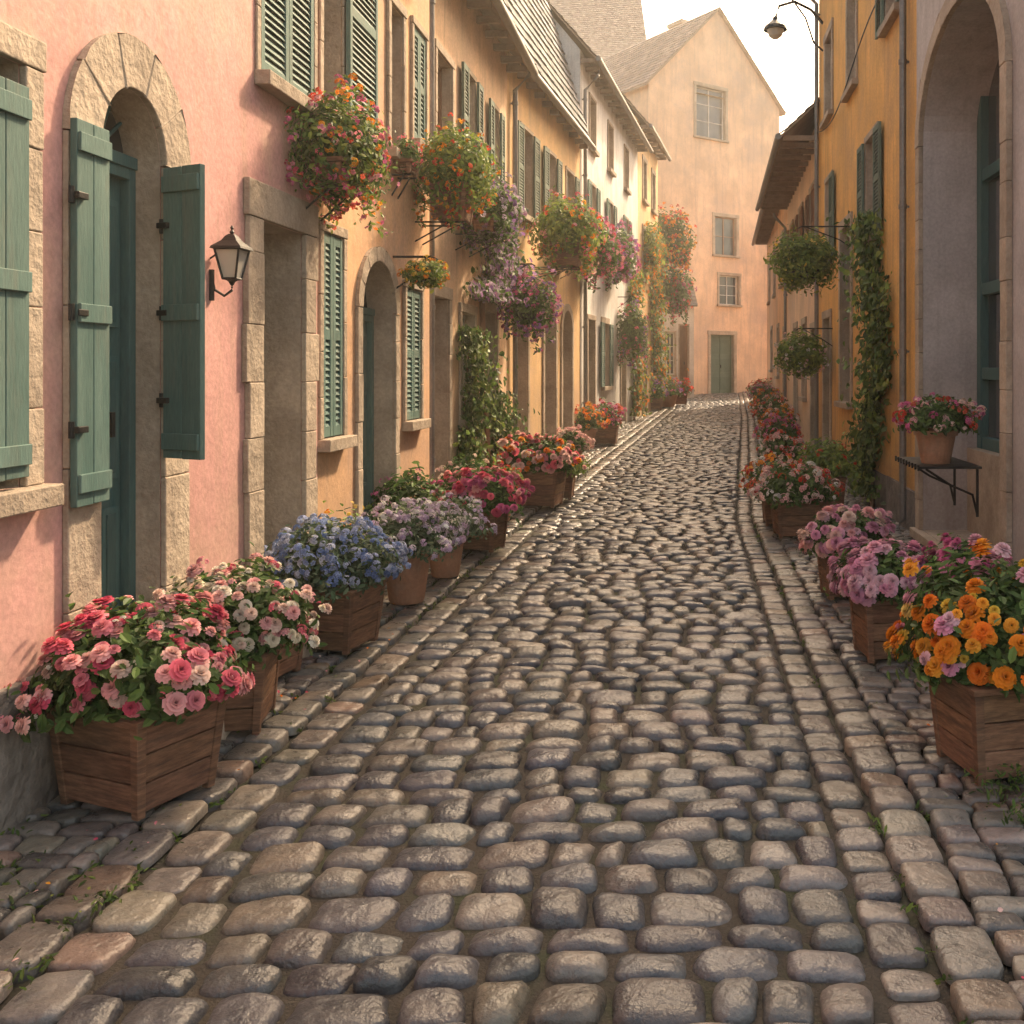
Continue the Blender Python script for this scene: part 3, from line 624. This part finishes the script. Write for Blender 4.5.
BL=[(.18,.25,.47),(.27,.34,.56),(.38,.43,.63),(.52,.55,.69)]; LI=[(.59,.48,.61),(.69,.60,.69),(.51,.38,.55)]; MAG=[(.68,.17,.34),(.75,.30,.44),(.56,.12,.26)]
OR=[(.86,.30,.03),(.86,.40,.05),(.83,.23,.03)]; RD=[(.66,.08,.05),(.73,.15,.09)]; YE=[(.84,.56,.08),(.85,.62,.2)]; PEO=[(.78,.42,.52),(.82,.54,.60),(.70,.32,.45)]
WH=[(.78,.75,.71)]; PU=[(.34,.16,.43),(.46,.27,.54),(.55,.28,.47)]
N_='wooden_flower_planter'
planter(N_,-2.27,4.12,.50,.42,.40,-22,(.36,.34,.28),5200,.055,G_MID,[(85,.036,ROSE,PK,0),(60,.034,PEONY,PK,0),(50,.032,PEONY,PKL,0),(40,.022,SMALL,CR+PK,5)],1)
planter(N_,-2.26,4.95,.36,.44,.38,12,(.33,.35,.29),4200,.05,G_MID,[(100,.030,PEONY,PKL,0),(110,.029,PEONY,CR,0),(40,.028,SMALL,PK,7)],2)
planter(N_,-2.43,5.72,.32,.3,.30,-10,(.17,.18,.18),1000,.055,G_DARK,[],3)
planter(N_,-2.29,6.35,.54,.42,.40,-12,(.40,.34,.29),3800,.045,G_GREY,[(260,.034,SMALL,BL,9)],4)
planter(N_,-2.14,7.55,.36,.34,.38,0,(.36,.34,.26),2800,.045,G_GREY,[(200,.032,SMALL,WH+LI,8)],5,pot='round')
planter(N_,-2.08,8.5,.32,.32,.34,0,(.34,.34,.24),2200,.05,G_GREY,[(120,.032,SMALL,LI+WH,7)],6,pot='round')
planter(N_,-2.04,9.75,.42,.36,.40,-12,(.42,.38,.28),2600,.055,G_MID,[(170,.042,PEONY,MAG+PK,0)],7)
planter(N_,-2.5,8.9,.35,.3,.3,0,(.3,.3,.42),1800,.07,G_MID,[(30,.03,SMALL,MAG,5)],71)
planter(N_,-2.5,7.05,.26,.26,.26,0,(.22,.2,.36),1100,.06,G_YEL,[(16,.025,SMALL,YE+OR,5)],72,pot='round')
planter(N_,-2.42,10.9,.3,.3,.3,0,(.3,.3,.36),1300,.07,G_DARK,[(40,.035,SMALL,PKL,5)],73,pot='round')
planter(N_,-2.2,11.6,.3,.3,.3,0,(.26,.26,.26),1100,.06,G_YEL,[(40,.035,SMALL,RD,5)],74,pot='round')
planter(N_,-1.98,12.9,.66,.5,.46,-8,(.50,.42,.32),2600,.07,G_MID,[(170,.048,PEONY,PKL+PK+OR,0)],8)
planter(N_,-1.76,13.6,.36,.36,.34,0,(.34,.34,.26),1200,.07,G_YEL,[],81)
for i,(x,y,w,fl) in enumerate([(-2.15,20.6,.45,RD+OR),(-1.8,21.4,.5,MAG+RD),(-1.95,16.3,.36,PKL),(-1.2,32.5,.6,PU),(-.75,34.2,.6,MAG+PU),(-.35,35.4,.5,RD)]):
    planter(N_,x,y,w,w,.4,0,(w*.68,w*.68,w*.75),800,.08,G_MID,[(60,.06,SMALL,fl,6)],20+i,pot='box' if i%2 else 'round')
planter(N_,1.36,4.42,.46,.42,.42,14,(.37,.35,.36),4800,.058,G_MID,[(110,.038,PEONY,OR,0),(34,.040,PEONY,PEO,0),(26,.032,PEONY,YE,0)],9)
planter(N_,1.20,6.12,.36,.34,.38,8,(.28,.27,.22),2400,.055,G_MID,[(120,.046,PEONY,PEO,0)],10)
planter(N_,1.62,5.9,.3,.3,.45,8,(.22,.22,.22),1400,.055,G_MID,[(60,.036,PEONY,MAG,0)],101)
planter(N_,1.20,7.75,.36,.34,.34,6,(.31,.30,.24),2200,.055,G_MID,[(110,.044,PEONY,PEO+PKL,0)],11)
planter(N_,1.10,10.55,.44,.42,.38,5,(.40,.38,.28),2200,.06,G_MID,[(110,.05,SMALL,WH+RD+PKL,6)],12)
planter(N_,.98,11.4,.3,.5,.38,0,(.32,.38,.26),1600,.06,G_MID,[(80,.045,SMALL,RD+OR+WH,6)],13)
planter(N_,1.6,11.8,.4,.4,.5,0,(.33,.33,.32),1400,.07,G_YEL,[(10,.045,SMALL,RD,5)],131)
for i,(x,y,w,fl) in enumerate([(1.4,15,.45,PKL+RD),(1.6,18.0,.5,RD+MAG),(1.85,20.5,.5,PKL+OR),(1.95,23.5,.6,RD+PKL),(2.1,27,.6,OR+RD),(2.3,31,.6,MAG+PKL),(2.5,35,.6,RD)]):
    planter(N_,x,y,w,w,.42,0,(w*.68,w*.68,w*.62),1000,.08,G_MID,[(90,.05,SMALL,fl,6)],40+i)

def hang(name,x,y,z,rad,nl,ls,pal,fl,seed,wallx,box=None,trail=0,g=1):
    e=empty(name); mb=MB()
    s=1 if wallx>x else -1
    if box:
        w,d,h=box; box_planter(mb,(x,y,z-h-rad[2]*.35),w,d,h,0,g,.78)
        zb=z-h-rad[2]*.35
        mb.build('wooden_box',['planter','soil'],e,bevel=.004); mb=MB()
        for q in (-.3,.3):
            tube(mb,[(wallx,y+q*d,zb-.012),(x-s*w*.45,y+q*d,zb-.012)],.010,6); tube(mb,[(wallx,y+q*d,zb-.2),(x,y+q*d,zb-.015)],.008,6)
    else:
        zt=z+rad[2]*1.25
        lathe(mb,(x,y,z-rad[2]*.45),[(0,-.22*rad[0]),(rad[0]*.35,-.15*rad[0]),(rad[0]*.5,.1*rad[0])],12)
        tube(mb,[(wallx,y,zt),(x-s*.05,y,zt),(x-s*.1,y,zt-.03)],.012,6); tube(mb,[(wallx,y,zt-.3),(wallx-s*.15,y,zt-.2),(x,y,zt)],.009,6)
        for a in (0,2.1,4.2): tube(mb,[(x,y,zt),(x+rad[0]*.5*math.cos(a),y+rad[1]*.5*math.sin(a),z)],.004,4)
    mb.build('iron_bracket',['black'],e)
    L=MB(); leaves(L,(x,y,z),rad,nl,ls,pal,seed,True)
    F=MB(); 
    for i,(n,s2,tm,colr,cl) in enumerate(fl): blooms(F,(x,y,z),rad,n,s2,tm,colr,seed+i*13,True,cluster=cl,mixup=.2,ls=seed)
    r=np.random.default_rng(seed)
    for k in range(trail):
        a=r.uniform(0,6.28); px=x+rad[0]*.8*math.cos(a); py=y+rad[1]*.8*math.sin(a); ln=r.uniform(.3,1)*rad[2]*1.3; n=int(ln/ls*7)
        t=r.uniform(0,1,n); P=np.stack([px+r.normal(0,.03,n),py+r.normal(0,.03,n),z-rad[2]*.4-t*ln],1); C=np.array(pal)[r.integers(0,3,n)]*r.uniform(.6,1.3,(n,1))
        inst(L,LV,LF,P,basis(r.normal(0,1,(n,3))+[0,0,-.1],r.uniform(0,6,n)),ls*r.uniform(.6,1.2,n),C)
        if fl:
            m=n//3; C=np.array(fl[0][3])[r.integers(0,len(fl[0][3]),m)]; inst(F,SMALL[0],SMALL[1],P[:m]+r.normal(0,.02,(m,3)),basis(r.normal(0,1,(m,3)),r.uniform(0,6,m)),np.full(m,fl[0][1]*.6),C,SMALL[2])
    L.build('foliage',['leaf'],e); F.build('flowers',['petal'],e)
H_='hanging_flower_basket'; B_='window_flower_box'
hang(B_,-2.43,6.95,3.34,(.29,.48,.35),4600,.05,G_YEL+G_MID,[(240,.03,SMALL,RD+OR+PK+MAG,6)],61,-2.64,(.2,.6,.16),7)
hang(B_,-2.33,9.8,3.74,(.42,.46,.40),5000,.055,G_YEL,[(130,.03,SMALL,RD+OR,5)],62,-2.66,(.36,.44,.36),5,1.2)
hang(B_,-2.55,9.0,3.72,(.12,.18,.14),700,.04,G_MID,[(30,.025,SMALL,RD+PK,5)],621,-2.66,(.14,.3,.12),0)
hang(H_,-2.36,8.95,2.66,(.19,.19,.12),800,.05,G_YEL,[(80,.025,SMALL,OR+YE,6)],63,-2.66)
hang(B_,-2.42,12.2,3.75,(.30,.70,.38),3000,.07,G_MID,[(200,.035,SMALL,PU+LI,7)],64,-2.78,(.26,1.2,.2),10)
hang(H_,-2.30,14.2,2.75,(.38,.40,.44),1900,.07,G_MID,[(230,.04,SMALL,MAG+PU,8)],65,-2.78,None,4)
hang(B_,-2.0,16.2,4.05,(.54,.56,.50),3800,.08,G_YEL,[(120,.045,SMALL,RD+OR+PK,6)],66,-2.7,(.5,.5,.42),5,.9)
hang(B_,-2.15,18.6,4.1,(.38,.75,.45),2200,.09,G_YEL,[(130,.045,SMALL,PKL+MAG,6)],661,-2.5,(.28,1.1,.24),6)
hang(B_,-1.95,20.8,4.3,(.42,.8,.55),2200,.10,G_MID,[(200,.05,SMALL,MAG+PK,8)],67,-2.3,(.3,1.2,.25),7)
hang(B_,-1.75,24.5,4.6,(.45,.9,.6),2000,.10,G_MID,[(210,.06,SMALL,PU+MAG,8)],68,-2.0,(.3,1.2,.25),6)
hang(H_,-1.5,25.8,2.8,(.4,.5,.7),1800,.10,G_MID,[(90,.06,SMALL,PU+PK,6)],69,-1.9,None,5)
hang(B_,-.75,34.6,6.3,(.8,.6,1.0),2800,.13,G_MID,[(280,.075,SMALL,RD+OR,7)],70,-1.1,(.7,.8,.3),12)
hang(B_,-.65,35.0,4.6,(.7,.6,.8),2200,.13,G_DARK,[(90,.075,SMALL,RD+MAG,7)],701,-1.1,(.6,.8,.3),10)
hang(B_,-1.2,31,5.6,(.3,.9,.7),1800,.11,G_YEL,[(80,.06,SMALL,OR,5)],72,-1.4,(.3,1.2,.25),6)
hang(H_,1.74,15.2,3.45,(.50,.47,.42),4000,.075,G_YEL,[(50,.03,SMALL,YE,4)],73,2.42)
hang(H_,1.90,17.0,2.05,(.42,.42,.36),2800,.075,G_YEL,[(90,.035,SMALL,PKL+WH,6)],74,2.42)
def vine(name,fr,a0,a1,z0,z1,th,N,ls,pal,fl=None,seed=0,ff=7):
    r=np.random.default_rng(seed); e=empty(name); L=MB(); T=MB(); F=MB()
    t=r.uniform(0,1,N); z=z0+(z1-z0)*t; ac=(a0+a1)/2+.25*(a1-a0)*np.sin(t*7+seed); hw=(a1-a0)/2*(.55+.45*np.sin(t*13+seed*2)**2)
    a=ac+r.normal(0,.5,N)*hw; b=th*np.abs(r.normal(0,.6,N))*(.6+.4*np.sin(z*5+a*4)**2)+.02
    P=np.stack([fr.o[0]+fr.d[0]*a+fr.n[0]*b,fr.o[1]+fr.d[1]*a+fr.n[1]*b,z],1)
    nn=np.array([fr.n[0],fr.n[1],.25])+r.normal(0,.45,(N,3)); pal=np.array(pal); C=pal[r.integers(0,len(pal),N)]*r.uniform(.55,1.4,(N,1))
    inst(L,LV*[1,1.5,1]-[.4,0,0],LF,P,basis(nn,r.uniform(0,6.28,N)),ls*r.uniform(.6,1.3,N),C)
    if fl:
        m=N//ff; inst(F,SMALL[0],SMALL[1],P[:m]+np.array([fr.n[0],fr.n[1],0])*.05,basis(nn[:m],r.uniform(0,6,m)),np.full(m,ls*.45),np.array(fl)[r.integers(0,len(fl),m)],SMALL[2]); F.build('flowers',['petal'],e)
    for k in range(3):
        pts=[fr.pt((a0+a1)/2+.25*(a1-a0)*math.sin(q*7/10+seed)+.06*(k-1)+.04*math.sin(q+k*2),.03+.01*k,z0+(z1-z0)*q/10) for q in range(11)]
        pts[0]=fr.pt((a0+a1)/2+.05*k,.08,-.0+gz(fr.o[1])); tube(T,pts,[.022-.0015*q for q in range(11)],6)
    T.build('stems',['brown'],e,smooth=True); L.build('foliage',['leaf'],e)
vine('climbing_ivy',g2,1.35,3.0,.15,3.85,.28,3600,.10,G_YEL+G_MID,seed=1)
vine('climbing_ivy',f3,1.5,2.4,.15,2.3,.35,2400,.08,G_YEL+G_MID,seed=3)
vine('climbing_ivy',f3,3.0,4.2,.1,1.5,.35,1600,.08,G_MID,seed=4)
vine('wisteria',f3,2.1,4.4,2.7,3.9,.35,1700,.08,G_MID,PU+LI,seed=5,ff=2)
vine('climbing_ivy',f5,6.6,8.2,.5,4.6,.35,1800,.12,G_YEL,OR,seed=6)
vine('climbing_ivy',f6,2.4,4.3,.8,6.2,.4,2200,.13,G_YEL,OR,seed=7)

e=empty('iron_wall_shelf'); mb=MB()
g1.box(mb,4.05,4.95,.051,.56,1.0,1.02); 
for a in (4.15,4.85):
    tube(mb,[g1.pt(a,.06,.62),g1.pt(a,.10,.78),g1.pt(a,.28,.86),g1.pt(a,.48,.99)],.011,6); tube(mb,[g1.pt(a,.06,.6),g1.pt(a,.06,.99)],.012,6)
for q in range(9): g1.box(mb,4.05+q*.11,4.06+q*.11,.555,.57,.985,1.03)
mb.build('shelf',['black'],e)
planter('flower_pot',2.05,8.35,.34,.34,.28,0,(.32,.30,.20),1700,.055,G_MID,[(110,.035,SMALL,RD+MAG+PKL,7)],91,pot='round',z=1.021)
planter('flower_pot',2.18,8.72,.24,.24,.24,0,(.22,.2,.2),800,.05,G_DARK,[(40,.03,SMALL,WH+MAG,6)],92,pot='round',z=1.021)

def lantern(name,wx,y,z,s=1,sc=1.0,reach=.11):
    e=empty(name); mb=MB(); gm=MB(); x=wx+s*reach
    w0,w1,h=.042*sc,.078*sc,.19*sc
    for i in range(4):
        sx=(-1,1,1,-1)[i]; sy=(-1,-1,1,1)[i]; tx=(-1,1,1,-1)[(i+1)%4]; ty=(-1,-1,1,1)[(i+1)%4]
        tube(mb,[(x+sx*w0,y+sy*w0,z-h/2),(x+sx*w1,y+sy*w1,z+h/2)],.007*sc,6)
        for w,zz in ((w0,z-h/2),(w1,z+h/2)): tube(mb,[(x+sx*w,y+sy*w,zz),(x+tx*w,y+ty*w,zz)],.008*sc,6)
        k=.92; gm.add([(x+sx*w0*k,y+sy*w0*k,z-h/2),(x+tx*w0*k,y+ty*w0*k,z-h/2),(x+tx*w1*k,y+ty*w1*k,z+h/2),(x+sx*w1*k,y+sy*w1*k,z+h/2)],[(0,1,2,3)])
    V=[];pr=[(w1*1.28,0),(w1*1.2,.015*sc),(w1*.62,.055*sc),(w1*.4,.085*sc),(w1*.2,.10*sc)]
    for w,dz in pr:
        for q in range(4): V.append((x+(-1,1,1,-1)[q]*w,y+(-1,-1,1,1)[q]*w,z+h/2+dz))
    mb.add(V,[(i*4+k,i*4+(k+1)%4,(i+1)*4+(k+1)%4,(i+1)*4+k) for i in range(4) for k in range(4)]+[(0,1,2,3),(16,17,18,19)])
    lathe(mb,(x,y,z+h/2+.10*sc),[(.008*sc,0),(.016*sc,.012*sc),(.006*sc,.028*sc),(.011*sc,.04*sc),(.0,.06*sc)],10)
    lathe(mb,(x,y,z-h/2-.05*sc),[(0,0),(.012*sc,.012*sc),(.02*sc,.03*sc),(w0*1.1,.05*sc)],10)
    zb=z-h/2-.05*sc
    tube(mb,[(x,y,zb),(x,y,zb-.02),(x-s*reach*.35,y,zb-.06*sc),(x-s*reach*.8,y,zb-.02*sc),(wx+s*.01,y,zb+.06*sc)],.009*sc,8)
    tube(mb,[(wx+s*.008,y,zb-.09*sc),(wx+s*.008,y,zb+.11*sc)],.018*sc,8)
    tube(mb,[(wx,y,z+h*.2),(x-s*w1,y,z+h*.42)],.006*sc,6)
    mb.build('lantern_frame',['black'],e); gm.build('lantern_glass',['lampglass'],e)
lantern('wall_lantern',-2.64,5.50,2.38,1,.85,.12)
e=empty('street_lamp'); mb=MB(); gm=MB(); y=18.2; q=.2
tube(mb,[(2.42,y,7.9+q),(2.2,y,8.15+q),(1.9,y,8.3+q),(1.62,y,8.22+q),(1.55,y,8.0+q)],.028,8); tube(mb,[(2.42,y,7.4+q),(2.25,y,7.55+q),(2.1,y,8.0+q),(1.9,y,8.28+q)],.018,8)
tube(mb,[(1.9,y,8.3+q),(1.5,y,8.55+q),(1.0,y,8.6+q),(.9,y,8.45+q)],.016,6)
lathe(mb,(1.55,y,7.72+q),[(.04,.3),(.06,.24),(.2,.12),(.22,.06),(.19,.06)],16); lathe(gm,(1.55,y,7.72+q),[(.16,.06),(.12,-.05),(.05,-.1),(0,-.11)],14)
mb.build('lamp_arm_and_hood',['black'],e); gm.build('lamp_bowl',['lampglass'],e)
mb=MB(); tube(mb,[(2.36,y,6.2+.25*math.sin((y-10.7)*.8)) for y in np.linspace(10.7,18.6,26)],.01,5); mb.build('wall_cable',['black'])
mb=MB(); f3.box(mb,.4,1.35,.05,.55,-.02,.2,0); f3.box(mb,.45,1.3,.045,.3,.201,.36,0,(.9,.9,.9)); f3.box(mb,3.1,4.2,.05,.6,-.02,.2); mb.build('stone_steps',['stone'],bevel=.012)

mb=MB(); r=np.random.default_rng(5); P=[]
def tuft(x,y,n,s,h):
    for _ in range(n):
        P.append((x+r.normal(0,s),y+r.normal(0,s),gz(y)+.02+r.uniform(-.01,h)))
for k in range(80):
    y=r.uniform(2.6,16); tuft(-2.62+r.uniform(0,.05),y,16,.03,.05)
for k in range(120):
    y=r.uniform(2.6,12); tuft(r.choice([-2.14,-1.95,.93,.74])+r.normal(0,.008),y,8,.014,.008)
for k in range(30):
    y=r.uniform(2.8,9); tuft(r.uniform(1.0,2.3),y,8,.02,.02)
for k in range(30): tuft(r.uniform(-2.5,-1.95),r.uniform(2.9,3.7),16,.03,.02)
for k in range(22): tuft(1.40+r.normal(0,.10),4.0+r.normal(0,.12),30,.04,.12)
P=np.array(P); N=len(P); C=np.array([(.09,.15,.03),(.14,.19,.04),(.07,.11,.03)])[r.integers(0,3,N)]*r.uniform(.7,1.3,(N,1))
inst(mb,LV*[1,.7,1],LF,P,basis(r.normal(0,.7,(N,3))+[0,0,.6],r.uniform(0,6.28,N)),r.uniform(.018,.045,N),C)
mb.build('weeds',['leaf'])
mb=MB(); N=200; y=r.uniform(2.8,12,N); x=np.where(r.random(N)<.6,r.uniform(-2.3,-1.95,N),r.uniform(.95,1.6,N)); P=np.stack([x,y,np.full(N,.056)],1)
inst(mb,LV*[1,1.3,1],LF,P,basis(r.normal(0,.25,(N,3))+[0,0,1],r.uniform(0,6,N)),r.uniform(.012,.024,N),np.array(PK+PKL+G_YEL+OR)[r.integers(0,13,N)]); mb.build('fallen_petals',['petal'])

# morning mist filling the lane (real homogeneous volume, outward-facing shell)
hz=MB(); hz.add([(-14,-6,-1),(12,-6,-1),(12,72,-1),(-14,72,-1),(-14,-6,19.5),(12,-6,19.5),(12,72,19.5),(-14,72,19.5)],[f[::-1] for f in BF])
mm=bpy.data.materials.new('mist'); mm.use_nodes=True; nt=mm.node_tree; nt.nodes.remove(nt.nodes['Principled BSDF']); vs=nt.nodes.new('ShaderNodeVolumeScatter')
vs.inputs['Color'].default_value=(1,.92,.80,1); vs.inputs['Density'].default_value=.0030; vs.inputs['Anisotropy'].default_value=.4; nt.links.new(vs.outputs[0],nt.nodes['Material Output'].inputs['Volume'])
M['mist']=mm; hz.build('morning_mist',['mist'])

# ---------------------------------------------------------------- light and camera
el,az=R(42),R(27)
w=bpy.data.worlds.new('World'); scene.world=w; w.use_nodes=True; nt=w.node_tree; bg=nt.nodes['Background']
sk=nt.nodes.new('ShaderNodeTexSky'); sk.sky_type='NISHITA'; sk.sun_disc=False; sk.sun_elevation=el; sk.sun_rotation=az; sk.dust_density=5; sk.ozone_density=.4; sk.air_density=1.0
mx=nt.nodes.new('ShaderNodeMix'); mx.data_type='RGBA'; mx.blend_type='MULTIPLY'; mx.inputs[0].default_value=1; mx.inputs[7].default_value=(1.2,1.01,.75,1)
nt.links.new(sk.outputs[0],mx.inputs[6]); nt.links.new(mx.outputs[2],bg.inputs[0]); bg.inputs[1].default_value=.54
sd=bpy.data.lights.new('sun','SUN'); sd.energy=7; sd.angle=R(3); sd.color=(1,.78,.52); so=bpy.data.objects.new('sun',sd); scene.collection.objects.link(so)
S=Vector((math.sin(az)*math.cos(el),math.cos(az)*math.cos(el),math.sin(el))); so.rotation_euler=S.to_track_quat('Z','Y').to_euler()
cd=bpy.data.cameras.new('camera'); co=bpy.data.objects.new('camera',cd); scene.collection.objects.link(co); scene.camera=co
co.location=(0,0,1.8); co.rotation_euler=(R(90),0,0); cd.sensor_width=36; cd.lens=36*1000/1024; cd.shift_x=-.174; cd.shift_y=-.139; cd.clip_start=.05; cd.clip_end=1500
scene.view_settings.view_transform='Standard'; scene.view_settings.look='None'; scene.view_settings.exposure=0; scene.view_settings.gamma=1
